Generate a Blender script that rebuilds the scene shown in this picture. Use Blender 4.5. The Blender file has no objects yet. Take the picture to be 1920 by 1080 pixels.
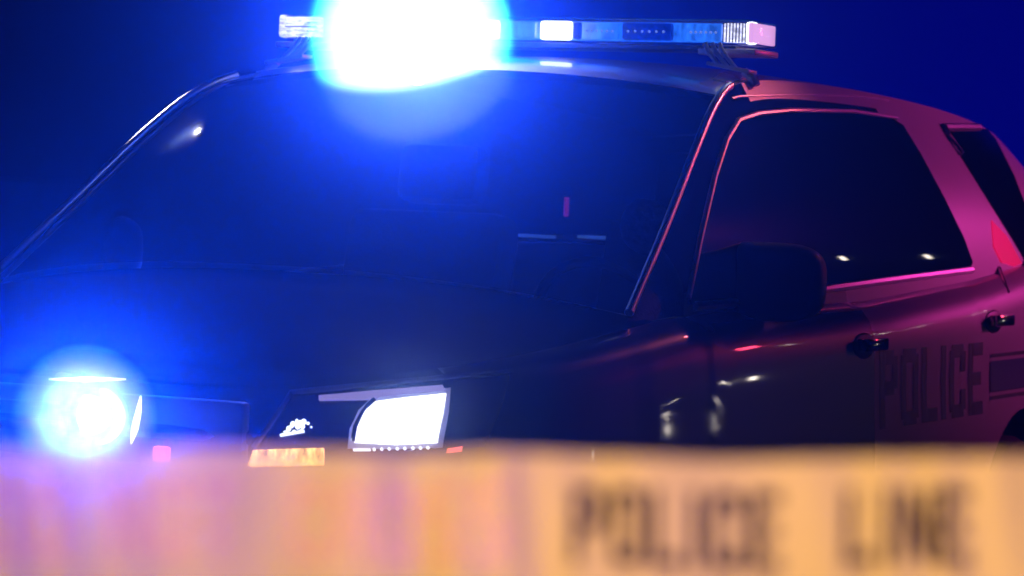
import bpy, bmesh, math, random
import numpy as np
from mathutils import Vector, Matrix
from mathutils.bvhtree import BVHTree
from mathutils.geometry import interpolate_bezier
random.seed(7)
S = bpy.context.scene
COL = S.collection
R = math.radians

# ------------------------------------------------------------------ camera
F_PX, PITCH, YAW, ROLL = 6042.0, 0.03077, 0.44787, 0.0377
CAM_LOC = Vector((3.7622, -5.5268, 1.4275))
_cy, _sy = math.cos(YAW), math.sin(YAW)
FWD = Vector((-_sy*math.cos(PITCH), _cy*math.cos(PITCH), -math.sin(PITCH)))
_rt = Vector((_cy, _sy, 0)); _up = _rt.cross(FWD)
_c, _s = math.cos(ROLL), math.sin(ROLL)
RT = _c*_rt + _s*_up
UP = _c*_up - _s*_rt
cam_d = bpy.data.cameras.new("camera"); cam = bpy.data.objects.new("camera", cam_d); COL.objects.link(cam)
M = Matrix((RT, UP, -FWD)).transposed().to_4x4(); M.translation = CAM_LOC
cam.matrix_world = M
cam_d.sensor_width = 36; cam_d.lens = 36*F_PX/1920
cam_d.clip_start = .05; cam_d.clip_end = 3000
cam_d.dof.use_dof = True; cam_d.dof.focus_distance = 7.4; cam_d.dof.aperture_fstop = 5.6
S.camera = cam

# ------------------------------------------------------------------ world, night
W = bpy.data.worlds.new("World"); S.world = W; W.use_nodes = True
bgn = W.node_tree.nodes["Background"]
bgn.inputs[1].default_value = .10                    # night sky, a faint blue town glow on one side of the horizon
_n = W.node_tree.nodes; _l = W.node_tree.links
_tc = _n.new('ShaderNodeTexCoord'); _dp = _n.new('ShaderNodeVectorMath'); _dp.operation = 'DOT_PRODUCT'
_dp.inputs[1].default_value = (FWD*math.cos(R(14))+RT*math.sin(R(14)))
_rp = _n.new('ShaderNodeValToRGB')
_l.new(_tc.outputs['Generated'], _dp.inputs[0]); _l.new(_dp.outputs['Value'], _rp.inputs[0]); _l.new(_rp.outputs[0], bgn.inputs[0])
_rp.color_ramp.elements[0].position = .95; _rp.color_ramp.elements[0].color = (.001, .001, .04, 1)
_rp.color_ramp.elements[1].position = 1.0; _rp.color_ramp.elements[1].color = (.002, .003, 1.9, 1)
S.view_settings.view_transform = 'Standard'; S.view_settings.look = 'None'
S.view_settings.exposure = 0; S.view_settings.gamma = 1
S.cycles.use_denoising = True
S.cycles.max_bounces = 8; S.cycles.transparent_max_bounces = 16; S.cycles.volume_bounces = 0
S.cycles.sample_clamp_indirect = 4

# ------------------------------------------------------------------ helpers
def ray(u, v):
    d = FWD*F_PX + RT*(u-960) - UP*(v-540)
    return d.normalized()
def at(u, v, dist):                                  # a point seen at a photo pixel, dist metres in front of the camera
    d = ray(u, v); return CAM_LOC + d*(dist/d.dot(FWD))
def onplane(u, v, p0, n):
    d = ray(u, v); n = Vector(n)
    return CAM_LOC + d*((Vector(p0)-CAM_LOC).dot(n)/d.dot(n))

def mat(name, base, rough=.5, metal=0, coat=0, emit=None, estr=0, spec=.5, bump=0, bscale=40, vary=0):
    m = bpy.data.materials.new(name); m.use_nodes = True
    nt = m.node_tree; b = nt.nodes["Principled BSDF"]
    b.inputs['Base Color'].default_value = (*base, 1); b.inputs['Roughness'].default_value = rough
    b.inputs['Metallic'].default_value = metal; b.inputs['Coat Weight'].default_value = coat
    b.inputs['Coat Roughness'].default_value = .04; b.inputs['Specular IOR Level'].default_value = spec
    if emit:
        b.inputs['Emission Color'].default_value = (*emit, 1); b.inputs['Emission Strength'].default_value = estr
    if vary or bump:
        tc = nt.nodes.new('ShaderNodeTexCoord'); n = nt.nodes.new('ShaderNodeTexNoise')
        n.inputs['Scale'].default_value = bscale; n.inputs['Detail'].default_value = 5
        nt.links.new(tc.outputs['Object'], n.inputs['Vector'])
        if vary:
            mx = nt.nodes.new('ShaderNodeMix'); mx.data_type = 'RGBA'
            mx.inputs['A'].default_value = (*[c*(1-vary) for c in base], 1); mx.inputs['B'].default_value = (*[min(1, c*(1+vary)) for c in base], 1)
            nt.links.new(n.outputs['Fac'], mx.inputs['Factor']); nt.links.new(mx.outputs['Result'], b.inputs['Base Color'])
        if bump:
            bp = nt.nodes.new('ShaderNodeBump'); bp.inputs['Strength'].default_value = bump; bp.inputs['Distance'].default_value = .01
            nt.links.new(n.outputs['Fac'], bp.inputs['Height']); nt.links.new(bp.outputs['Normal'], b.inputs['Normal'])
    return m
def emis(name, color, strength):
    return mat(name, (.02, .02, .02), .3, emit=color, estr=strength)
def clear(name, tint, gloss=.08, rough=.03):        # thin clear plastic or glass
    m = bpy.data.materials.new(name); m.use_nodes = True; nt = m.node_tree
    for n in list(nt.nodes): nt.nodes.remove(n)
    o = nt.nodes.new('ShaderNodeOutputMaterial'); t = nt.nodes.new('ShaderNodeBsdfTransparent'); g = nt.nodes.new('ShaderNodeBsdfGlossy')
    t.inputs[0].default_value = (*tint, 1); g.inputs['Roughness'].default_value = rough
    fr = nt.nodes.new('ShaderNodeFresnel'); fr.inputs[0].default_value = 1.45
    mx = nt.nodes.new('ShaderNodeMixShader')
    nt.links.new(fr.outputs[0], mx.inputs[0]); nt.links.new(t.outputs[0], mx.inputs[1]); nt.links.new(g.outputs[0], mx.inputs[2])
    nt.links.new(mx.outputs[0], o.inputs[0]); return m

MT = dict(
    paint=mat('white paint', (.72, .72, .74), .38, coat=.6, vary=.02, bscale=3),
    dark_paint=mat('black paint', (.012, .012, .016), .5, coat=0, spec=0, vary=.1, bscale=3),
    spot=mat('mottled grey spotlight shell', (.30, .30, .32), .4, bump=1.0, bscale=45, vary=.5),  # grey tone varied at random over a bumpy shell
    glow_rim=mat('beam glow rim', (.5, .5, .55), .3, emit=(.45, .45, 1), estr=.25, bump=.4, bscale=60),  # soft glow round the beam put into an emissive patch
    cabin_emis=emis('cabin strip', (.12, .32, 1), .9), cabin_emis_red=emis('cabin strip red', (.8, .05, .5), .8),  # dim emissive strips inside the cabin
    strip_sheen=emis('chrome strip sheen', (.55, .45, .95), .4),  # sheen of the headlight's chrome strip put into emission
    rim=mat('smoked lens rim', (.10, .10, .13), .25, coat=.5),
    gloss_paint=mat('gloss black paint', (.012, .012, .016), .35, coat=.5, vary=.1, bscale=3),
    black=mat('black plastic', (.012, .012, .014), .45, bump=.05, bscale=300),
    gblack=mat('gloss black trim', (.01, .01, .012), .12, coat=.5),
    trim=mat('chrome trim', (.75, .75, .77), .30, metal=1),
    chrome=mat('chrome', (.7, .7, .72), .12, metal=1),
    alu=mat('brushed aluminium', (.6, .6, .62), .25, metal=1, bump=.03, bscale=200),
    glass=mat('tinted glass', (.002, .002, .003), .015, spec=.5),
    windshield=clear('windshield glass', (.16, .18, .24)),
    lens=clear('clear lens', (.93, .95, 1)),
    rubber=mat('rubber', (.02, .02, .02), .8, bump=.2, bscale=60),
    seat=mat('seat cloth', (.03, .03, .035), .9, bump=.2, bscale=120),
    asphalt=mat('asphalt', (.05, .05, .052), .75, bump=.6, bscale=90, vary=.3),
    navy=mat('dark blue vinyl', (.012, .014, .05), .4),
    stripe=mat('blue vinyl', (.01, .02, .22), .35),
    red=mat('red lens', (.5, .01, .02), .15, coat=.5),
    led_hot=emis('lit white module', (.8, .9, 1), 2.2),
    led_white=emis('bright white emission', (.95, .97, 1), 3),
    led_end=emis('lit end module', (.8, .8, 1), 1.3),
    led_dim=emis('dim LED', (.25, .4, 1), .55),
    mod=mat('module reflector with inner glow', (.25, .3, .45), .35, metal=.6, emit=(.02, .18, .95), estr=.8),  # blue light spread inside the bar put into the emission
    mod_dark=mat('dark module', (.03, .04, .1), .3, emit=(.0, .04, .8), estr=.3),
    pink=emis('pink end lens', (.95, .45, .85), 1.0),
    lamp=emis('headlamp beam', (.96, .96, 1), 2.2),
    sparkle=emis('parking LED', (.8, .86, 1), 1.8),
    amber=emis('amber lamp', (1, .45, .12), 1.3),
    amber_hot=emis('amber bulb', (1, .72, .4), 3),
    taillamp=mat('lit tail lamp lens', (.25, .004, .02), .2, coat=.5, emit=(1, .01, .13), estr=.75),
    redlamp=emis('red lamp', (1, .12, .12), 1.6),
)

def ribbed(m, sx, sy, lo, hi):                       # a ribbed lamp lens: brightness varies from rib to rib
    nt = m.node_tree; b = nt.nodes['Principled BSDF']; tc = nt.nodes.new('ShaderNodeTexCoord'); mp = nt.nodes.new('ShaderNodeMapping'); n = nt.nodes.new('ShaderNodeTexNoise'); mr = nt.nodes.new('ShaderNodeMapRange')
    mp.inputs['Scale'].default_value = (sx, sx, sy); n.inputs['Scale'].default_value = 1; n.inputs['Detail'].default_value = 2
    mr.inputs['From Min'].default_value = .3; mr.inputs['From Max'].default_value = .7; mr.inputs['To Min'].default_value = lo; mr.inputs['To Max'].default_value = hi
    nt.links.new(tc.outputs['Object'], mp.inputs[0]); nt.links.new(mp.outputs[0], n.inputs['Vector']); nt.links.new(n.outputs['Fac'], mr.inputs[0]); nt.links.new(mr.outputs[0], b.inputs['Emission Strength'])
ribbed(MT['amber'], 90, 25, .5, 3.2); ribbed(MT['led_end'], 40, 130, .5, 2.0); ribbed(MT['mod'], 70, 30, .4, 1.3); ribbed(MT['mod_dark'], 60, 60, .15, .5)

def obj(name, bm, m, parent=None, smooth=True):
    bmesh.ops.recalc_face_normals(bm, faces=bm.faces)
    me = bpy.data.meshes.new(name); bm.to_mesh(me); bm.free()
    if m: me.materials.append(m)
    if smooth:
        for p in me.polygons: p.use_smooth = True
    o = bpy.data.objects.new(name, me); COL.objects.link(o)
    if parent is not None: o.parent = parent
    if smooth: me.set_sharp_from_angle(angle=R(38))
    return o
def empty(name, loc, label=None, cat=None, group=None, parent=None):
    o = bpy.data.objects.new(name, None); COL.objects.link(o); o.location = loc
    if label: o['label'] = label
    if cat: o['category'] = cat
    if group: o['group'] = group
    if parent: o.parent = parent
    return o
def box(bm, c, s, rot=None, bev=0):
    t = bmesh.new(); bmesh.ops.create_cube(t, size=1)
    for v in t.verts: v.co = Vector((v.co.x*s[0], v.co.y*s[1], v.co.z*s[2]))
    if bev: bmesh.ops.bevel(t, geom=t.edges[:], offset=bev, segments=2, affect='EDGES', profile=.6)
    m = Matrix.Translation(c)
    if rot is not None: m = m @ rot.to_4x4()
    t.transform(m); join(bm, t)
def join(bm, t):
    vm = [bm.verts.new(v.co) for v in t.verts]
    t.verts.index_update()
    for f in t.faces:
        try: bm.faces.new([vm[v.index] for v in f.verts])
        except ValueError: pass
    t.free()
def tube(bm, pts, r, n=8, closed=False):
    pts = [Vector(p) for p in pts]; N = len(pts); rings = []
    ref = Vector((0, 0, 1))
    for i, p in enumerate(pts):
        a = pts[i-1] if (i or closed) else p; b = pts[(i+1) % N] if (i < N-1 or closed) else p
        t = (b-a).normalized(); x = t.cross(ref)
        if x.length < .05: x = t.cross(Vector((1, 0, 0)))
        x.normalize(); y = t.cross(x)
        rr = r[i] if isinstance(r, (list, tuple)) else r
        rings.append([bm.verts.new(p + rr*(math.cos(2*math.pi*k/n)*x + math.sin(2*math.pi*k/n)*y)) for k in range(n)])
    for i in range(N-1 if not closed else N):
        A, B = rings[i], rings[(i+1) % N]
        for k in range(n): bm.faces.new((A[k], A[(k+1) % n], B[(k+1) % n], B[k]))
    if not closed:
        bm.faces.new(rings[0][::-1]); bm.faces.new(rings[-1])
def crom(pts, n):                                    # Catmull-Rom resample with even arc length
    P = np.array(pts, float); Q = np.vstack([2*P[0]-P[1], P, 2*P[-1]-P[-2]]); out = []
    for i in range(len(P)-1):
        p0, p1, p2, p3 = Q[i:i+4]
        for t in np.linspace(0, 1, 24, endpoint=False):
            out.append(.5*((2*p1)+(-p0+p2)*t+(2*p0-5*p1+4*p2-p3)*t*t+(-p0+3*p1-3*p2+p3)*t**3))
    out.append(P[-1]); out = np.array(out)
    s = np.r_[0, np.cumsum(np.linalg.norm(np.diff(out, axis=0), axis=1))]
    return np.array([[np.interp(x, s, out[:, k]) for k in range(P.shape[1])] for x in np.linspace(0, s[-1], n)])
def grid(bm, rows, flip=False):
    V = [[bm.verts.new(p) for p in r] for r in rows]
    for a, b in zip(V, V[1:]):
        for k in range(len(a)-1): bm.faces.new((a[k], a[k+1], b[k+1], b[k]))
    return V
def merge(bm, d=.0008): bmesh.ops.remove_doubles(bm, verts=bm.verts, dist=d)
def mirror_into(bm):
    t = bm.copy()
    for v in t.verts: v.co.x = -v.co.x
    join(bm, t)

# ------------------------------------------------------------------ setting
bm = bmesh.new(); grid(bm, [[(x, y, 0) for x in np.linspace(-400, 400, 9)] for y in np.linspace(-400, 400, 9)])
g = obj('ground', bm, MT['asphalt']); g['kind'] = 'structure'; g['label'] = 'dark asphalt ground under the police car'

# ------------------------------------------------------------------ police car (front at y=0, its left side is +x)
car = empty('police_car', (0, 2.5, 0), 'white police SUV with flashing blue roof light bar and lit headlamp behind the tape', 'police car')
class Par:                                           # parts are built in world space and then parented
    pass
def part(name, bm, m, parent=None, smooth=True, label=None):
    o = obj(name, bm, m, None, smooth); par = parent or car
    o.parent = par
    o.matrix_parent_inverse = Matrix.Translation(-par_loc(par))
    if label: o['label'] = label
    return o
def par_loc(p): return Vector((0, 2.5, 0)) if p == car else Vector((0, 0, 0))

ZT = lambda y: float(np.interp(y, [-.05, .03, .1, .35, .8, 1.2, 1.6, 2.6, 3.5, 4.3, 5.1], [.985, 1.0, 1.03, 1.055, 1.10, 1.14, 1.155, 1.165, 1.21, 1.27, 1.30]))
outl = crom([(0, 0), (.3, .008), (.55, .045), (.72, .12), (.84, .25), (.925, .45), (.968, .7), (.99, 1.1), (1.0, 1.6), (1.0, 2.5), (1.0, 3.3), (.992, 3.9),
             (.97, 4.4), (.93, 4.75), (.85, 4.93), (.7, 4.99), (.35, 5.01), (0, 5.015)], 150)
def arch(y):
    z = .24
    for yc in (.95, 3.82):
        d = abs(y-yc)
        if d < .47: z = max(z, .37+math.sqrt(.47**2-d*d)*.98)
    return z
def side_col(i, K=16):
    p = outl[i]; a = outl[max(0, i-1)]; b = outl[min(len(outl)-1, i+1)]
    t = (b-a)/np.linalg.norm(b-a); n = np.array([t[1], -t[0]])      # outward
    if i == 0: n = np.array([0, -1.0])
    if i == len(outl)-1: n = np.array([0, 1.0])
    zt = ZT(p[1]); zb = arch(p[1]); fr = max(0, -n[1]) if p[1] < 1 else 0
    out = []
    for f in list(np.linspace(0, .86, K)) + [.91, .95, .98, 1]:
        z = zb+(zt-zb)*f
        ins = np.interp(z, [.2, .32, .5, .78, .95], [.055, .02, 0, .004, .014])
        up = zt-z
        ins += np.interp(up, [0, .012, .035, .08, .16], [.085, .05, .024, .008, 0])*(1-.25*fr)
        ins += fr*np.interp(z, [.3, .55, .66, .75, 1.0], [.0, 0, .02, .045, .10])
        out.append((p[0]-n[0]*ins, p[1]-n[1]*ins, z))
    return out
cols = [side_col(i) for i in range(len(outl))]
# upper curve: A pillar, roof rail, D pillar
upc = crom([(.865, 1.12, 1.155), (.825, 1.40, 1.345), (.78, 1.68, 1.54), (.745, 1.88, 1.655), (.715, 2.08, 1.712), (.70, 2.4, 1.738), (.69, 2.9, 1.742), (.68, 3.4, 1.733),
            (.665, 3.9, 1.715), (.645, 4.35, 1.685), (.63, 4.62, 1.645), (.64, 4.74, 1.58), (.69, 4.84, 1.44), (.76, 4.93, 1.305)], 90)
lowY = np.linspace(1.10, 4.90, 90)
top_edge = np.array([c[-1] for c in cols])
half = [k for k in range(len(outl)) if outl[k][1] < 4.95 and outl[k][0] > .5]
def low(y):
    te = top_edge[half]; return Vector((float(np.interp(y, te[:, 1], te[:, 0])), y, float(np.interp(y, te[:, 1], te[:, 2]))))
gh = []
for i in range(90):
    U = Vector(upc[i]); tt = i/89
    y0 = 1.10+(4.90-1.10)*tt; y0 = .35*y0+.65*min(max(U.y, 1.1), 4.9)
    L = low(y0); row = []
    for k in range(13):
        f = k/12; q = L.lerp(U, f); q.x += .045*math.sin(math.pi*f)*min(1, (U.z-L.z)/.3)
        row.append(q)
    gh.append(row)
iR0 = min(range(90), key=lambda i: abs(upc[i][1]-1.95)); iR1 = min(range(90), key=lambda i: abs(upc[i][1]-4.66))
def crossrow(U, crown, bow, n=17):
    r = []
    for k in range(n):
        s = 1-2*k/(n-1); e = 1-abs(s)**2.4
        r.append(Vector((U[0]*s, U[1]-bow*e, U[2]+crown*e)))
    return r
side_bm = bmesh.new(); grid(side_bm, [list(map(Vector, c)) for c in cols]); grid(side_bm, gh)
body = bmesh.new(); join(body, side_bm.copy()); mirror_into(body)
roof_rows = []
for i in range(iR0, iR1+1):
    y = upc[i][1]; roof_rows.append(crossrow(upc[i], float(np.interp(y, [1.9, 2.1, 2.5, 3.2, 4.2, 4.7], [.05, .05, .048, .045, .04, .035])), float(np.interp(y, [1.9, 2.6, 4, 4.7], [.10, .0, 0, -.05]))))
roofm = bmesh.new(); grid(roofm, roof_rows); join(body, roofm.copy())
hood_rows = []
for i in range(len(outl)):
    te = top_edge[i]
    if te[1] > 1.2: break
    y = te[1]; hood_rows.append(crossrow(te, .075*min(1, max(0, y)/.9), .12*max(0, y)/1.2, 17))
hoodm = bmesh.new(); grid(hoodm, hood_rows[1:]); join(body, hoodm.copy())
hatch = bmesh.new(); hr = [crossrow(upc[i], .03, -.06) for i in range(iR1, 90)]; grid(hatch, hr)
lo = [Vector((q.x, q.y, q.z)) for q in hr[-1]]
join(body, hatch)
merge(body)
def both(name, bm, m, parent=None, label=None):
    t = bm.copy()
    for v in t.verts: v.co.x = -v.co.x
    a = part(name, bm, m, parent, label=label); b = part(name, t, m, parent)
    return a, b
BODY = BVHTree.FromBMesh(body)
shell = body.copy()
bmesh.ops.delete(shell, geom=[f for f in shell.faces if f.calc_center_median().y < 1.34 and f.calc_center_median().z < 1.30 and (max(v.co.y for v in f.verts) <= outl[min(i for i in range(len(outl)) if outl[i][1] > 1.34)][1]+.03)], context='FACES')
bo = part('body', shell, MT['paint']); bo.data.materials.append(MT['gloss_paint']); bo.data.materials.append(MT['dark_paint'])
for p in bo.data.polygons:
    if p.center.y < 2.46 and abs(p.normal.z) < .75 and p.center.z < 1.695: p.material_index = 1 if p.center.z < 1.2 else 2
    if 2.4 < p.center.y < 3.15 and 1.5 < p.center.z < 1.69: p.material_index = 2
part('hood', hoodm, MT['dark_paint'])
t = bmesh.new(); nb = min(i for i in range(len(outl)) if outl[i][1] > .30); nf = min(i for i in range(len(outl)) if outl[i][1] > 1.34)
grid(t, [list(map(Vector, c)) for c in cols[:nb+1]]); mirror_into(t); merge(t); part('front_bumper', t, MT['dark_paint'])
t = bmesh.new(); grid(t, [list(map(Vector, c)) for c in cols[nb:nf+1]])
both('front_fender', t, MT['gloss_paint'])
def hit(u, v, off=0, bvh=None):
    d = ray(u, v); r = (bvh or BODY).ray_cast(CAM_LOC, d)
    if r[0] is None: return None
    n = r[1] if r[1].dot(d) < 0 else -r[1]
    return r[0]+n*off
def hitn(u, v, off=0):
    d = ray(u, v); r = BODY.ray_cast(CAM_LOC, d)
    if r[0] is None: return None, None
    n = r[1] if r[1].dot(d) < 0 else -r[1]
    return r[0]+n*off, n
def patch(px, off=.004, depth=.006, sub=3, name=None):
    """a shaped panel lying on the bodywork: outline given on the photo, moulded to the real surface, with thickness"""
    t = bmesh.new(); ps = []
    for i, p in enumerate(px):
        q = px[(i+1) % len(px)]; L = math.hypot(q[0]-p[0], q[1]-p[1]); n = max(1, int(L/18))
        for k in range(n): ps.append((p[0]+(q[0]-p[0])*k/n, p[1]+(q[1]-p[1])*k/n))
    f = t.faces.new([t.verts.new((a, b, 0)) for a, b in ps])
    bmesh.ops.triangulate(t, faces=[f]); 
    for _ in range(sub-1):
        es = [e for e in t.edges if not e.is_boundary and e.calc_length() > 24]
        if not es: break
        bmesh.ops.subdivide_edges(t, edges=es, cuts=1); bmesh.ops.triangulate(t, faces=t.faces[:])
    bad = []
    last = None
    for v in t.verts:
        h = hit(v.co.x, v.co.y, off)
        if h is None: bad.append(v)
        else: v.co = h
    if bad: bmesh.ops.delete(t, geom=bad, context='VERTS')
    ex = bmesh.ops.extrude_face_region(t, geom=t.faces[:])
    d = (CAM_LOC-Vector((0, 2, 1))).normalized()
    nv = [g for g in ex['geom'] if isinstance(g, bmesh.types.BMVert)]
    for v in nv: v.co = v.co - ray_n(v.co)*depth
    return t
def ray_n(p):
    r = BODY.find_nearest(p); d = p-r[0]
    return d.normalized() if d.length > 1e-5 else r[1]
def pxline(px, off=.004, step=14):
    out = []
    for p, q in zip(px, px[1:]):
        n = max(1, int(math.hypot(q[0]-p[0], q[1]-p[1])/step))
        for k in range(n):
            h = hit(p[0]+(q[0]-p[0])*k/n, p[1]+(q[1]-p[1])*k/n, off)
            if h is not None: out.append(h)
    h = hit(*px[-1], off)
    if h is not None: out.append(h)
    return out
def bead(px, r=.014, off=-.004):
    b = bmesh.new(); tube(b, pxline(px, off), r, 8); return b

# --- glass
ws = bmesh.new(); grid(ws, [crossrow(upc[i], float(np.interp(i, [0, iR0], [.075, .05])), float(np.interp(i, [0, iR0], [.16, .10]))) for i in range(0, iR0+1)])
for v in ws.verts: v.co.x *= .985
part('windshield', ws, MT['windshield'])
for sx in (1, -1):
    b = bmesh.new(); tube(b, [Vector((p[0]*sx, p[1]-.004, p[2]+.004)) for p in upc[:iR0+3]], .011, 10); part('pillar_trim', b, MT['trim'])
both('side_window', patch([(1400, 222), (1480, 212), (1600, 213), (1672, 223), (1692, 236), (1725, 290), (1768, 370), (1805, 445), (1822, 492), (1815, 507), (1700, 521), (1560, 541), (1420, 562), (1290, 570), (1312, 450), (1340, 330), (1362, 262), (1376, 236)], .004, .008), MT['glass'])
both('quarter_window', patch([(1772, 243), (1850, 243), (1866, 262), (1900, 330), (1919, 380), (1940, 450), (1940, 520), (1900, 452), (1850, 372), (1800, 292)], .004, .008), MT['glass'])
def smooth_glass(o):                                 # pane normals follow one smooth curved sheet
    me = o.data; sg = 1 if sum(v.co.x for v in me.vertices) > 0 else -1
    P = np.array([v.co[:] for v in me.vertices]); y = P[:, 1]-2.6; z = P[:, 2]-1.4
    A = np.stack([np.ones_like(y), y, z, y*y, y*z, z*z], 1); c = np.linalg.lstsq(A, P[:, 0], rcond=None)[0]
    dy = c[1]+2*c[3]*y+c[4]*z; dz = c[2]+c[4]*y+2*c[5]*z
    me.normals_split_custom_set_from_vertices([(Vector((1, -a, -b))*sg).normalized() for a, b in zip(dy, dz)])
for o in [c for c in car.children if c.name.startswith('side_window')]: smooth_glass(o)
# --- trim round the openings
both('window_trim', bead([(1290, 560), (1312, 450), (1340, 330), (1362, 262), (1384, 226), (1420, 214), (1480, 208), (1600, 210), (1680, 222)], .008, .000), MT['trim'])
both('window_trim', bead([(1300, 574), (1420, 563), (1560, 540), (1700, 521), (1820, 506)], .012, .001), MT['trim'])
both('window_trim', bead([(1800, 290), (1776, 256), (1768, 240), (1790, 240), (1862, 240)], .014, .001), MT['trim'])
both('door_seam', bead([(1372, 184), (1390, 180), (1480, 178), (1600, 179), (1665, 187)], .004, -.001), MT['trim'])

# --- headlights
def headlight():
    hous = patch([(548, 742), (700, 727), (830, 714), (955, 700), (935, 770), (905, 838), (815, 846), (640, 842), (478, 842), (508, 800)], .006, .012)
    return hous
h1, h2 = both('headlight', headlight(), MT['gblack'])
def sub(par, name, bm, m):
    both_par = [h1, h2]
    t = bm.copy()
    for v in t.verts: v.co.x = -v.co.x
    part(name, bm, m, h1); part(name, t, m, h2)
sub(0, 'beam_glow_rim', patch([(652, 842), (656, 806), (672, 772), (696, 749), (760, 741), (842, 732), (837, 775), (828, 826), (826, 840), (740, 843)], .010, .010), MT['glow_rim'])
sub(0, 'beam_lamp', patch([(664, 832), (668, 805), (682, 778), (702, 757), (760, 749), (831, 741), (826, 775), (816, 822), (815, 832), (740, 836)], .014, .012), MT['lamp'])
sub(0, 'turn_signal', patch([(478, 846), (608, 842), (608, 872), (468, 876)], .012, .014), MT['amber'])
sub(0, 'chrome_sheen', patch([(600, 748), (700, 738), (826, 728), (830, 735), (712, 747), (705, 752), (600, 754)], .012, .006), MT['strip_sheen'])
b = bmesh.new()
for (x, y, r, st) in [(543, 806, 4.5, 1.2), (551, 797, 5, 1.0), (558, 793, 3, 1.8), (564, 795, 4, 1.2), (571, 793, 5, 1.1), (579, 796, 3, 1.0), (548, 802, 4, .8), (560, 802, 5, 1.1), (569, 802, 4, 1.2), (537, 812, 4, .6), (553, 810, 3, .6), (566, 809, 3, .6), (585, 803, 2, 1)]:
    t = bmesh.new(); bmesh.ops.create_icosphere(t, subdivisions=2, radius=r/880)
    for v in t.verts: v.co.z *= st
    t.transform(Matrix.Translation(hit(x, y, .008))); join(b, t)
sub(0, 'parking_lamp', b, MT['sparkle'])
b = bmesh.new()
for k in range(8):
    t = bmesh.new(); bmesh.ops.create_icosphere(t, subdivisions=1, radius=.004)
    t.transform(Matrix.Translation(hit(700+k*14, 845-k*.5, .014))); join(b, t)
for q in (hit(664+i*4, 846, .014) for i in range(8)):
    t = bmesh.new(); bmesh.ops.create_icosphere(t, subdivisions=1, radius=.0035); t.transform(Matrix.Translation(q)); join(b, t)
sub(0, 'led_strip', b, MT['sparkle'])
sub(0, 'lens_rim', bead([(478, 842), (508, 800), (548, 742), (640, 732), (740, 722), (830, 713), (955, 700)], .006, .010), MT['rim'])
sub(0, 'reflector_rim', bead([(662, 832), (666, 805), (680, 777), (701, 755)], .005, .022), MT['chrome'])
b = bmesh.new(); tube(b, pxline([(528, 819), (545, 816), (572, 811)], .010, 6), .0035, 6); sub(0, 'light_guide', b, MT['sparkle'])
sub(0, 'side_marker', patch([(836, 842), (862, 838), (860, 847), (834, 850)], .012, .006), MT['redlamp'])

# --- grille, push bumper, bumper
b = bmesh.new()
for k in range(5):
    z = .62+.072*k
    tube(b, [(x, .03+.05*(abs(x)/.5)**2-(.965-z)*.12, z) for x in np.linspace(-.5, .5, 13)], .016, 8)
part('grille', b, MT['gblack'])
b = bmesh.new(); box(b, (0, .06, .78), (1.0, .03, .4), bev=.01); part('grille_backing', b, MT['black'])
pb = bmesh.new()
for x in (-.24, .20):
    box(pb, (x, -.10, .70), (.05, .05, .62), bev=.012)
    box(pb, (x, -.02, .45), (.05, .16, .06), bev=.01)
tube(pb, [(-.24, -.10, .62), (.20, -.10, .62)], .022, 10); tube(pb, [(-.24, -.10, .98), (.20, -.10, .98)], .018, 10)
PUSH = part('push_bumper', pb, MT['black'])
GL = at(165, 778, 6.42)
b = bmesh.new(); t = bmesh.new(); bmesh.ops.create_uvsphere(t, u_segments=32, v_segments=16, radius=.095)
for v in t.verts: v.co = Vector((v.co.x, v.co.y*.35, v.co.z*.75))
t.transform(Matrix.Translation(GL)); join(b, t)
part('grille_light', b, MT['lens'])
b = bmesh.new(); t = bmesh.new(); bmesh.ops.create_uvsphere(t, u_segments=24, v_segments=12, radius=.045)
for v in t.verts: v.co = Vector((v.co.x*1.2, v.co.y*.3, v.co.z*.9))
t.transform(Matrix.Translation(GL)); join(b, t); part('strobe_module', b, MT['led_hot'])
b = bmesh.new(); tube(b, [at(u, 711, 6.38) for u in (92, 130, 165, 200, 236)], [.001, .003, .005, .003, .001], 8); part('bezel_highlight', b, MT['led_white'])  # highlight on the lamp's bezel drawn as an emissive sliver
b = bmesh.new(); tube(b, [at(264, 742, 6.38), at(259, 775, 6.38), at(252, 806, 6.38), at(246, 832, 6.38)], [.001, .006, .007, .001], 8); part('bezel_highlight', b, MT['led_white'])  # right edge highlight of the bezel, likewise an emissive sliver
b = bmesh.new(); q = at(303, 851, 6.45); box(b, q, (.034, .02, .032), bev=.006); part('marker_lamp', b, MT['redlamp'])

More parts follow.
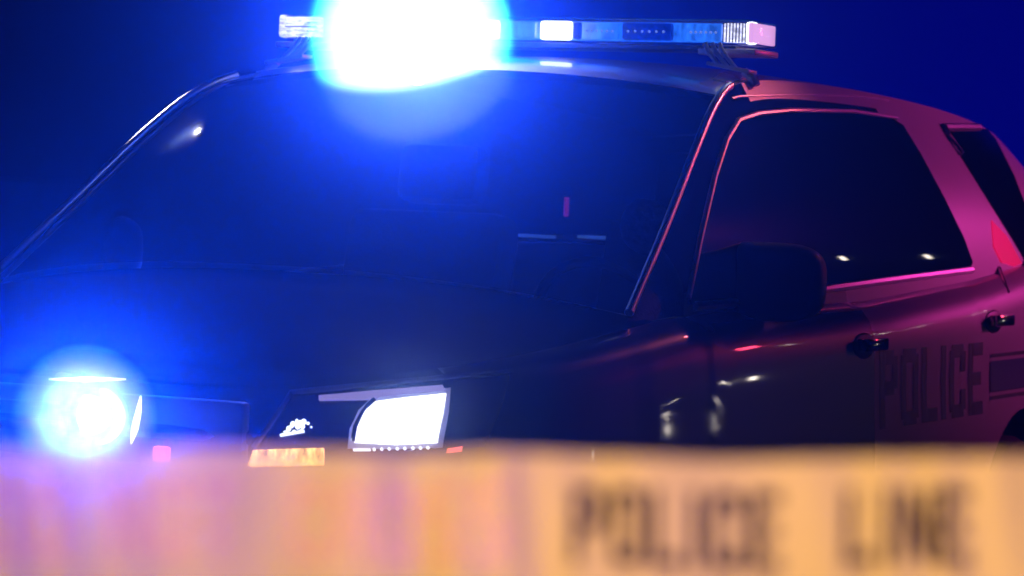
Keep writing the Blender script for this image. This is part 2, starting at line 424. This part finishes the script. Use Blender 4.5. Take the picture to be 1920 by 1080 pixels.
# --- mirrors, handles, spotlight
mb = bmesh.new(); t = bmesh.new(); bmesh.ops.create_uvsphere(t, u_segments=24, v_segments=16, radius=1)
mc = onplane(1440, 528, (0, 1.72, 0), (0, 1, 0)); MW = .16
for v in t.verts:
    x, y, z = v.co; k = lambda a, p: math.copysign(abs(a)**p, a)
    v.co = Vector((k(x, .6)*.145, k(y, .8)*.07, k(z, .6)*.095))
t.transform(Matrix.Translation(mc)); join(mb, t)
tube(mb, [mc+Vector((-.10, .01, -.06)), Vector((.90, 1.74, mc.z-.09))], .03, 10)
ma, mb2 = both('side_mirror', mb, MT['black'])
def handle(u, v, m):
    p = hit(u, v, 0); b = bmesh.new()
    box(b, p+Vector((.028, 0, 0)), (.022, .15, .034), bev=.009)
    box(b, p+Vector((.010, -.06, 0)), (.03, .03, .03), bev=.006); box(b, p+Vector((.010, .06, 0)), (.03, .03, .03), bev=.006)
    both('door_handle', b, m)
    b = bmesh.new(); t = bmesh.new(); bmesh.ops.create_uvsphere(t, u_segments=20, v_segments=10, radius=1)
    for w in t.verts: w.co = Vector((w.co.x*.008, w.co.y*.085, w.co.z*.036))
    t.transform(Matrix.Translation(p+Vector((0, -.02, -.006)))); join(b, t); both('handle_recess', b, MT['black'])
handle(1624, 645, MT['gblack']); handle(1866, 600, MT['chrome'])
sp = onplane(1210, 424, (0, 1.50, 0), (0, 1, 0)); b = bmesh.new(); t = bmesh.new()
bmesh.ops.create_uvsphere(t, u_segments=28, v_segments=14, radius=.066)
for v in t.verts: v.co.y *= .8 if v.co.y > 0 else .25
t.transform(Matrix.Translation(sp)); join(b, t); tube(b, [sp+Vector((.03, .04, -.02)), Vector((.86, 1.55, sp.z-.06))], .012, 8)
SPOT = part('spotlight', b, MT['spot'])

# --- tail lamps, clamp plates on the roof edge
both('tail_lamp', patch([(1858, 414), (1886, 443), (1914, 494), (1902, 502), (1876, 492), (1862, 463)], .004, .012), MT['taillamp'])
both('panel_seam', bead([(1873, 502), (1890, 548)], .007, -.001), MT['trim'])
# --- wheels
for x in (.86, -.86):
    for yc in (.95, 3.82):
        b = bmesh.new(); n = 40
        prof = [(.235, -.11), (.30, -.125), (.355, -.115), (.372, -.08), (.372, .08), (.355, .115), (.30, .125), (.235, .11)]
        rows = [[Vector((x+w, yc+r*math.cos(2*math.pi*k/n), .372+r*math.sin(2*math.pi*k/n))) for k in range(n+1)] for r, w in prof]
        grid(b, rows); merge(b); w = part('wheel', b, MT['rubber'])
        b = bmesh.new(); sx = 1 if x > 0 else -1
        rows = [[Vector((x+sx*d, yc+r*math.cos(2*math.pi*k/n), .372+r*math.sin(2*math.pi*k/n))) for k in range(n+1)] for r, d in ((.237, .10), (.22, .085), (.21, .03), (.08, .05), (.06, .09), (.001, .092))]
        grid(b, rows); merge(b)
        for k in range(5):
            a = 2*math.pi*k/5; box(b, (x+sx*.06, yc+.14*math.cos(a), .372+.14*math.sin(a)), (.03, .17, .05), Matrix.Rotation(a, 3, 'X'), .006)
        part('rim', b, MT['alu'], w)

# --- writing on the doors
LET = {  # strokes in a 0.62 x 1 cell
 'P': [(0, 0, .19, 1), (.19, .82, .5, 1), (.43, .5, .62, .92), (.19, .42, .5, .6)],
 'O': [(0, .08, .19, .92), (.43, .08, .62, .92), (.08, .82, .54, 1), (.08, 0, .54, .18)],
 'L': [(0, 0, .19, 1), (.19, 0, .58, .18)],
 'I': [(.02, 0, .21, 1)],
 'C': [(0, .08, .19, .92), (.08, .82, .54, 1), (.08, 0, .54, .18), (.43, .62, .62, .9), (.43, .1, .62, .38)],
 'E': [(0, 0, .19, 1), (.19, .82, .58, 1), (.19, .41, .52, .59), (.19, 0, .58, .18)],
 'N': [(0, 0, .18, 1), (.46, 0, .64, 1), 'diag'],
 'D': [(0, 0, .19, 1), (.19, .82, .5, 1), (.19, 0, .5, .18), (.43, .1, .62, .9)],
 'T': [(.22, 0, .41, .82), (0, .82, .63, 1)],
 'R': [(0, 0, .19, 1), (.19, .82, .5, 1), (.43, .5, .62, .92), (.19, .42, .5, .6), (.40, 0, .6, .44)],
 'S': [(0, .5, .19, .92), (.08, .82, .6, 1), (.08, .42, .54, .58), (.43, .08, .62, .5), (.02, 0, .54, .18)],
}
def letter_bm(ch, fn, nsub=4):
    """one letter as thin vinyl; fn maps (x, y, layer) in the letter cell to a point"""
    b = bmesh.new(); polys = []
    for k, s in enumerate(LET[ch]):
        if s == 'diag': polys.append(([(.0, 1), (.2, 1), (.64, 0), (.44, 0)], k))
        else: polys.append(([(s[0], s[1]), (s[2], s[1]), (s[2], s[3]), (s[0], s[3])], k))
    for q, k in polys:
        for a in range(nsub):
            for c in range(nsub):
                def P(i, j):
                    s, t = i/nsub, j/nsub
                    x = (q[0][0]*(1-s)+q[1][0]*s)*(1-t)+(q[3][0]*(1-s)+q[2][0]*s)*t
                    y = (q[0][1]*(1-s)+q[1][1]*s)*(1-t)+(q[3][1]*(1-s)+q[2][1]*s)*t
                    return b.verts.new(fn(x, y, k))
                b.faces.new((P(a, c), P(a+1, c), P(a+1, c+1), P(a, c+1)))
    merge(b, .0002); return b
pE = hit(1842, 705); pP = hit(1648, 735)
y_end, y_start = pE.y, pP.y; zmid = (pE.z+pP.z)/2; print('POLICE span', pP, pE)
word = 'POLICE'; adv = [.74, .74, .70, .34, .74, .60]; tot = sum(adv); sc = (y_end-y_start)/tot; Hh = .205
def side_word(sgn):
    b = bmesh.new(); x0 = 0
    for ch, a in zip(word, adv):
        def fn(x, y, k, x0=x0):
            yy = (y_start+(x0+x)*sc) if sgn > 0 else (y_end-(x0+x)*sc); z = zmid+(y-.5)*Hh
            h = BODY.ray_cast(Vector((sgn*3, yy, z)), Vector((-sgn, 0, 0)))
            return h[0]+Vector((sgn*(.0012+.0003*k), 0, 0))
        join(b, letter_bm(ch, fn)); x0 += a
    return b
part('door_lettering', side_word(1), MT['navy'], label='dark POLICE lettering on the doors')
part('door_lettering', side_word(-1), MT['navy'])
def stripe(z0, z1, y0, y1, m):
    b = bmesh.new(); rows = []
    for z in np.linspace(z0, z1, 5):
        r = []
        for y in np.linspace(y0, y1, 24):
            h = BODY.ray_cast(Vector((3, y, z)), Vector((-1, 0, 0)))[0]; r.append(h+Vector((.003, 0, 0)))
        rows.append(r)
    grid(b, rows); return both('side_stripe', b, m)
ps = hit(1862, 700)
stripe(zmid-.045, zmid+.045, y_end+.07, 4.85, MT['stripe'])
stripe(zmid+.056, zmid+.066, y_end+.07, 4.85, MT['navy']); stripe(zmid-.066, zmid-.056, y_end+.07, 4.85, MT['navy'])

# --- interior
b = bmesh.new(); t = bmesh.new(); grid(t, gh); mirror_into(t); join(b, t); grid(b, roof_rows); grid(b, hr); merge(b); bmesh.ops.recalc_face_normals(b, faces=b.faces); b.normal_update()
_c0 = Vector((0, 3.0, 1.4))
for v in b.verts:
    n = v.normal if v.normal.dot(v.co-_c0) > 0 else -v.normal
    v.co = v.co-n*.02
part('cabin_lining', b, MT['seat'])
b = bmesh.new(); box(b, (0, 1.55, 1.02), (1.6, .55, .22), bev=.06); part('dashboard', b, MT['seat'])
for sx in (.4, -.4):
    b = bmesh.new(); box(b, (sx, 2.55, 1.05), (.5, .14, .62), Matrix.Rotation(R(-14), 3, 'X'), .05); box(b, (sx, 2.35, .72), (.5, .5, .16), bev=.05)
    s = part('front_seat', b, MT['seat'])
    b = bmesh.new(); box(b, (sx, 2.66, 1.46), (.26, .1, .17), Matrix.Rotation(R(-10), 3, 'X'), .04); part('headrest', b, MT['seat'], s)
b = bmesh.new(); tube(b, [(.4+.18*math.cos(a), 2.0-.07*math.sin(a), 1.08+.17*math.sin(a)) for a in np.linspace(0, 2*math.pi, 28, endpoint=False)], .014, 8, True); part('steering_wheel', b, MT['black'])
def cab(u, v, y): return onplane(u, v, (0, y, 0), (0, 1, 0))
b = bmesh.new(); tube(b, [(-.62, 2.9, cab(900, 441, 2.9).z), (.62, 2.9, cab(900, 441, 2.9).z)], .012, 8); part('partition_rail', b, MT['alu'])
b = bmesh.new(); box(b, (cab(985, 442, 2.86)+cab(985, 442, 2.86))/2, ((cab(1036, 442, 2.86)-cab(925, 442, 2.86)).length, .02, .009), bev=.003); part('cabin_strip', b, MT['cabin_emis'])
b = bmesh.new(); box(b, cab(1112, 445, 2.86), ((cab(1140, 445, 2.86)-cab(1084, 445, 2.86)).length, .02, .009), bev=.003); part('cabin_strip', b, MT['cabin_emis'])
b = bmesh.new(); box(b, cab(1062, 388, 2.84), (.008, .02, .055), bev=.002); part('cabin_strip', b, MT['cabin_emis_red'])

# --- light bar
BZ, BY, BL, BH, BD = 1.852, 2.3, .725, .066, .20
def bx(u): return onplane(u, 58, (0, BY-BD/2+.03, 0), (0, 1, 0)).x
BX0, BX1 = bx(531), bx(1416)
bar = bmesh.new(); box(bar, ((BX0+BX1)/2, BY, BZ), (BX1-BX0, BD, BH), bev=.012)
BAR = part('light_bar', bar, MT['lens'])
b = bmesh.new(); box(b, (0, BY, BZ-BH/2-.008), (2*BL-.14, BD-.04, .014), bev=.004); part('bar_base', b, MT['black'], BAR)
b = bmesh.new(); box(b, ((BX0+BX1)/2, BY-.035, BZ), (BX1-BX0-.06, .02, BH-.016), bev=.003); part('inner_glow_strip', b, MT['mod'], BAR)  # emissive backing stands in for light spread inside the bar
yf = BY-BD/2+.035
def module(u0, u1, m, hh=.046, dy=0, bev=.008, name='light_module'):
    b = bmesh.new(); x0, x1 = bx(u0), bx(u1); box(b, ((x0+x1)/2, yf+.015+dy, BZ), (x1-x0, .03, hh), bev=bev); return part(name, b, m, BAR)
def dots(u0, u1, n, r, m, par):
    b = bmesh.new()
    for k in range(n):
        t = bmesh.new(); bmesh.ops.create_icosphere(t, subdivisions=1, radius=r); t.transform(Matrix.Translation((bx(u0+(u1-u0)*(k+.5)/n), yf-.003, BZ))); join(b, t)
    part('led_row', b, m, BAR)
module(532, 598, MT['led_end'], .056, 0); 
module(640, 662, MT['led_white'], .040, 0, .01)
module(736, 880, MT['led_hot'], .05); module(884, 930, MT['led_white'], .05)
module(935, 1002, MT['mod'])
module(1010, 1066, MT['led_white'], .05)
module(1072, 1084, MT['mod_dark'])
for (u0, u1, m) in ((1088, 1158, 'mod'), (1164, 1256, 'mod_dark'), (1284, 1352, 'mod')):
    o = module(u0, u1, MT[m]); dots(u0+6, u1-6, 6, .004, MT['led_dim'], o)
module(1352, 1394, MT['led_end'], .05); module(1396, 1413, MT['led_white'], .058)
b = bmesh.new(); box(b, (BX1-.010, BY+.005, BZ), (.014, BD-.04, .052), bev=.004); part('end_cap', b, MT['pink'], BAR)
b = bmesh.new()
for k in range(8):
    x = bx(1356+k*6); box(b, (x, yf-.004, BZ), (.0022, .004, .05))
part('module_grid', b, MT['black'], BAR); b = bmesh.new()
box(b, (bx(563), yf-.004, BZ), (bx(592)-bx(534), .004, .003)); box(b, (bx(585), yf-.004, BZ+.012), (bx(592)-bx(572), .004, .002)); box(b, (bx(585), yf-.004, BZ-.012), (bx(592)-bx(572), .004, .002))
part('module_grid', b, MT['black'], BAR)
MT['foot'] = mat('pale mounting foot', (.85, .85, .88), .3, metal=0)
for sx in (1, -1):
    b = bmesh.new(); zr = 1.755; yy = BY-BD/2-.005
    for k in range(3): tube(b, [(sx*(.578+.020*k), yy, BZ-.030), (sx*(.592+.020*k), yy-.004, BZ-.055), (sx*(.622+.026*k), yy-.01, zr+.012-.006*k)], .0065, 8)
    box(b, (sx*.655, yy, zr+.004), (.12, .06, .010), Matrix.Rotation(sx*R(10), 3, 'Y'), .003)
    box(b, (sx*.63, BY, BZ-.050), (.16, BD-.03, .016), bev=.004)
    tube(b, [(sx*.69, yy, zr-.004), (sx*.715, yy, zr-.022), (sx*.725, yy, 1.715)], .012, 8)
    part('mounting_foot', b, MT['foot'], BAR)
both('clamp_plate', patch([(1336, 150), (1352, 138), (1384, 131), (1420, 131), (1452, 144), (1440, 150), (1414, 145), (1386, 152), (1362, 155)], .004, .010), MT['foot'], BAR)

# ------------------------------------------------------------------ lamps of the car
def lamp(name, kind, loc, energy, color, size=.05, aim=None, angle=40, blend=.5, sy=None):
    l = bpy.data.lights.new(name, kind); l.energy = energy; l.color = color
    if kind == 'AREA':
        l.size = size
        if sy: l.shape = 'RECTANGLE'; l.size_y = sy
    else: l.shadow_soft_size = size
    if kind == 'SPOT': l.spot_size = R(angle); l.spot_blend = blend
    o = bpy.data.objects.new(name, l); COL.objects.link(o); o.location = loc
    if aim is not None: o.rotation_euler = (Vector(aim)-Vector(loc)).to_track_quat('-Z', 'Y').to_euler()
    return o
BLUE = (.0, .10, 1.0)
LB = Vector((bx(790), BY-BD/2-.03, BZ))
E_BLUE, E_WHITE = 4700, 64
lamp('bar_strobe_light', 'SPOT', LB, E_BLUE, BLUE, .02, CAM_LOC, 104, 1)
LW = LB+(CAM_LOC-LB).normalized()*.35+Vector((0, 0, -.03))
lamp('bar_flare_light', 'SPOT', LW, E_WHITE, (.9, .95, 1), .02, CAM_LOC, 172, .35)  # unseen white lamp added in mid-air to light the flare ball
GLp = GL+Vector((.03, -.06, 0))
lamp('grille_strobe_light', 'SPOT', GLp, E_BLUE*.085, BLUE, .02, CAM_LOC, 90, 1)
lamp('grille_flare_light', 'SPOT', GLp, E_WHITE*.125, (.9, .95, 1), .02, CAM_LOC, 150, .6)  # white lamp added to light the grille's flare ball
lamp('pillar_glint_light', 'SPOT', (-6.6, 6.6, 6.4), 1500, (1, .95, .95), .03, (-.77, 1.73, 1.58), 1.3, .5)  # added narrow spot for a glint on the far windshield pillar
for p in (hit(750, 790, .10),):
    lamp('headlamp_light', 'SPOT', p, 3, (.95, .95, 1), .03, CAM_LOC, 60, 1)
# headlamps and street lamps of the cordoned street behind the car, seen as glints in its paint and glass
for k, (p, e, w, h) in enumerate([((4.1, 11.9, 2.2), .10, .02, .10), ((4.75, 12.0, 2.2), .10, .02, .10), ((3.9, 12.8, 2.2), .10, .02, .10),
        ((4.8, 10.8, .92), .5, .08, .05), ((5.15, 10.9, .95), .25, .06, .04), ((5.6, 10.1, .67), .12, .025, .05), ((7.1, 9.0, .83), .12, .04, .03), ((5.1, 10.4, .64), .06, .02, .03)]):
    lamp('distant_lamp_light', 'AREA', p, e, (1, .86, .74), w, (.95, 2, 1.1), sy=h)
lamp('violet_tape_fill', 'SPOT', (1.4, -8.2, 1.7), 1300, (.14, .05, 1), .1, at(120, 960, 1.5), 11, 1)  # added violet spot tinting the left end of the tape
# the other patrol vehicle's red beacon behind the car to its left, and the sodium lamp over the tape
lamp('red_spot_light', 'SPOT', (3.4, 7.8, 2.4), 470, (1, .05, .50), .15, (0.8, 4.5, 1.62), 29, 1)
lamp('frame_trim_light', 'SPOT', (3.1, 9.6, 4.8), 750, (1, .16, .20), .12, (0.80, 1.72, 1.50), 4.5, .8)  # added narrow red spot for highlights on the slanted door frame trim
lamp('red_spot_light', 'SPOT', (4.6, 10.5, 2.9), 480, (1, .04, .14), .12, (.80, 2.35, 1.54), 4.4, 1)  # added narrow red spot for the bright line on the upper door frame
lamp('rear_beacon_light', 'AREA', (4.6, 10.5, 2.3), 10, (1, .05, .12), .3, (0.8, 2.5, 1.2))
lamp('street_lamp_light', 'SPOT', (6.6, -7.2, 3.6), 3000, (1, .66, .24), .1, at(1700, 1000, 1.5), 13, 1)

# ------------------------------------------------------------------ barrier tape in front
DT, HT = 1.50, .070
tm = bpy.data.materials.new('plastic tape'); tm.use_nodes = True; nt = tm.node_tree
for n in list(nt.nodes): nt.nodes.remove(n)
o_ = nt.nodes.new('ShaderNodeOutputMaterial'); df = nt.nodes.new('ShaderNodeBsdfDiffuse'); tl = nt.nodes.new('ShaderNodeBsdfTranslucent'); tr = nt.nodes.new('ShaderNodeBsdfTransparent')
df.inputs[0].default_value = (.85, .62, .22, 1); tl.inputs[0].default_value = (.8, .6, .45, 1)
m1 = nt.nodes.new('ShaderNodeMixShader'); m2 = nt.nodes.new('ShaderNodeMixShader'); m1.inputs[0].default_value = .35; m2.inputs[0].default_value = .30
nt.links.new(df.outputs[0], m1.inputs[1]); nt.links.new(tl.outputs[0], m1.inputs[2]); nt.links.new(m1.outputs[0], m2.inputs[1]); nt.links.new(tr.outputs[0], m2.inputs[2]); nt.links.new(m2.outputs[0], o_.inputs[0])
ink = mat('black ink', (.022, .010, .02), .9, spec=.1)
TL, TR_ = at(-700, 826, DT), at(2600, 848, DT)
tx = (TR_-TL).normalized(); LEN = (TR_-TL).length; tz = Vector((0, 0, 1)); tz = (tz-tx*tz.dot(tx)).normalized(); tn = tx.cross(tz)
def tape_pt(s, h, off=0):                           # s metres along, h metres below the top edge
    w = .010*math.sin(s*7.1)+.004*math.sin(s*23+1+h*14)+.0042*math.sin(s*71+2*math.sin(s*17)+h*20)+.0016*math.sin(s*151+3*math.sin(s*31)-h*30)
    return TL+tx*s-tz*(h+.004*math.sin(s*3.0)+.0016*math.sin(s*13+1)+.0008*math.sin(s*41))+tn*(w+off)
b = bmesh.new(); grid(b, [[tape_pt(s, h) for s in np.linspace(0, LEN, 420)] for h in np.linspace(0, HT, 9)])
tape = obj('barrier_tape', b, tm); tape['label'] = 'yellow police line tape stretched across the foreground, out of focus'; tape['category'] = 'tape'
ppm = F_PX/DT
def tape_word(text, u0, hpx=150, v0=893, wpx=80, gap=12, m=None):
    x = u0
    b = bmesh.new()
    for ch in text:
        if ch == ' ': x += wpx*.75; continue
        cw = wpx*(.42 if ch == 'I' else 1)
        def fn(a, y, k, x=x):
            s = ((x+a/.62*wpx)+700)/ppm; h = (v0-837+(1-y)*hpx)/ppm
            return tape_pt(s, h, .0006+.0001*k)
        join(b, letter_bm(ch, fn)); x += cw+gap
    o = obj('printed_lettering', b, m or ink, None, False); o.parent = tape
    return x
tape_word('POLICE', 1072, wpx=64, gap=10); tape_word('LINE', 1585, wpx=62, gap=11)
glare_ink = mat('glare paled ink', (.44, .26, .22), .9, spec=.1)  # paler ink colour stands in for glare washing out these words
tape_word('CROSS', 545, wpx=72, m=glare_ink); tape_word('NOT', 210, wpx=72, m=glare_ink); tape_word('DO', -20, wpx=72, m=glare_ink)

# ------------------------------------------------------------------ the air, haze added for lens glow round the lamps
bm = bmesh.new(); box(bm, (0, 8, 3.5), (60, 60, 9))
hz = obj('lens_glow_haze', bm, None, smooth=False); hz['kind'] = 'stuff'; hz['label'] = 'thin haze added to give the lamps their blue lens glow'
hm = bpy.data.materials.new('lens_glow_haze'); hm.use_nodes = True; nt = hm.node_tree
for n in list(nt.nodes): nt.nodes.remove(n)
o_ = nt.nodes.new('ShaderNodeOutputMaterial'); add = nt.nodes.new('ShaderNodeAddShader')
for k, (dens, g_, c) in enumerate(((.0008, .985, (.45, .62, 1)), (.010, .972, (.25, .42, 1)))):
    v = nt.nodes.new('ShaderNodeVolumePrincipled'); v.inputs['Density'].default_value = dens; v.inputs['Anisotropy'].default_value = g_; v.inputs['Color'].default_value = (*c, 1)
    nt.links.new(v.outputs[0], add.inputs[k])
nt.links.new(add.outputs[0], o_.inputs['Volume']); hz.data.materials.append(hm)

# added volume balls standing in for lens flare at the two flashing lamps
def add_flare(c, r):
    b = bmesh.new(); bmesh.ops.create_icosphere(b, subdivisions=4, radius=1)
    o = obj('flare_ball', b, FLARE); o.location = c; o.scale = (r, r, r); o['kind'] = 'stuff'; return o
FLARE = bpy.data.materials.new('flare_ball'); FLARE.use_nodes = True; nt = FLARE.node_tree
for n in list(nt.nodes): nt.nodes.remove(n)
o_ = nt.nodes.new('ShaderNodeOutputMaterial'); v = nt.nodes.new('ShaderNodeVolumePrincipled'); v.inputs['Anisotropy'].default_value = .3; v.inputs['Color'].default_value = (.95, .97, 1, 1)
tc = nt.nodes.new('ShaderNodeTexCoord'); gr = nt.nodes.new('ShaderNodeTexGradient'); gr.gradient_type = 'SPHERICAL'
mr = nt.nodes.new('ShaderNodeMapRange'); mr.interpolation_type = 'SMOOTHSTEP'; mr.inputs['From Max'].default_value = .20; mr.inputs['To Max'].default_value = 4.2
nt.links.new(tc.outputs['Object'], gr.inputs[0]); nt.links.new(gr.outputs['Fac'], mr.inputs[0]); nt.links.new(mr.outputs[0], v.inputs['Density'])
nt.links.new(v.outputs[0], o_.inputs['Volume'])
add_flare(LW, .28)['label'] = 'added ball of white glow standing in for lens flare at the light bar'
add_flare(GLp, .15)['label'] = 'added ball of white glow standing in for lens flare at the grille lamp'
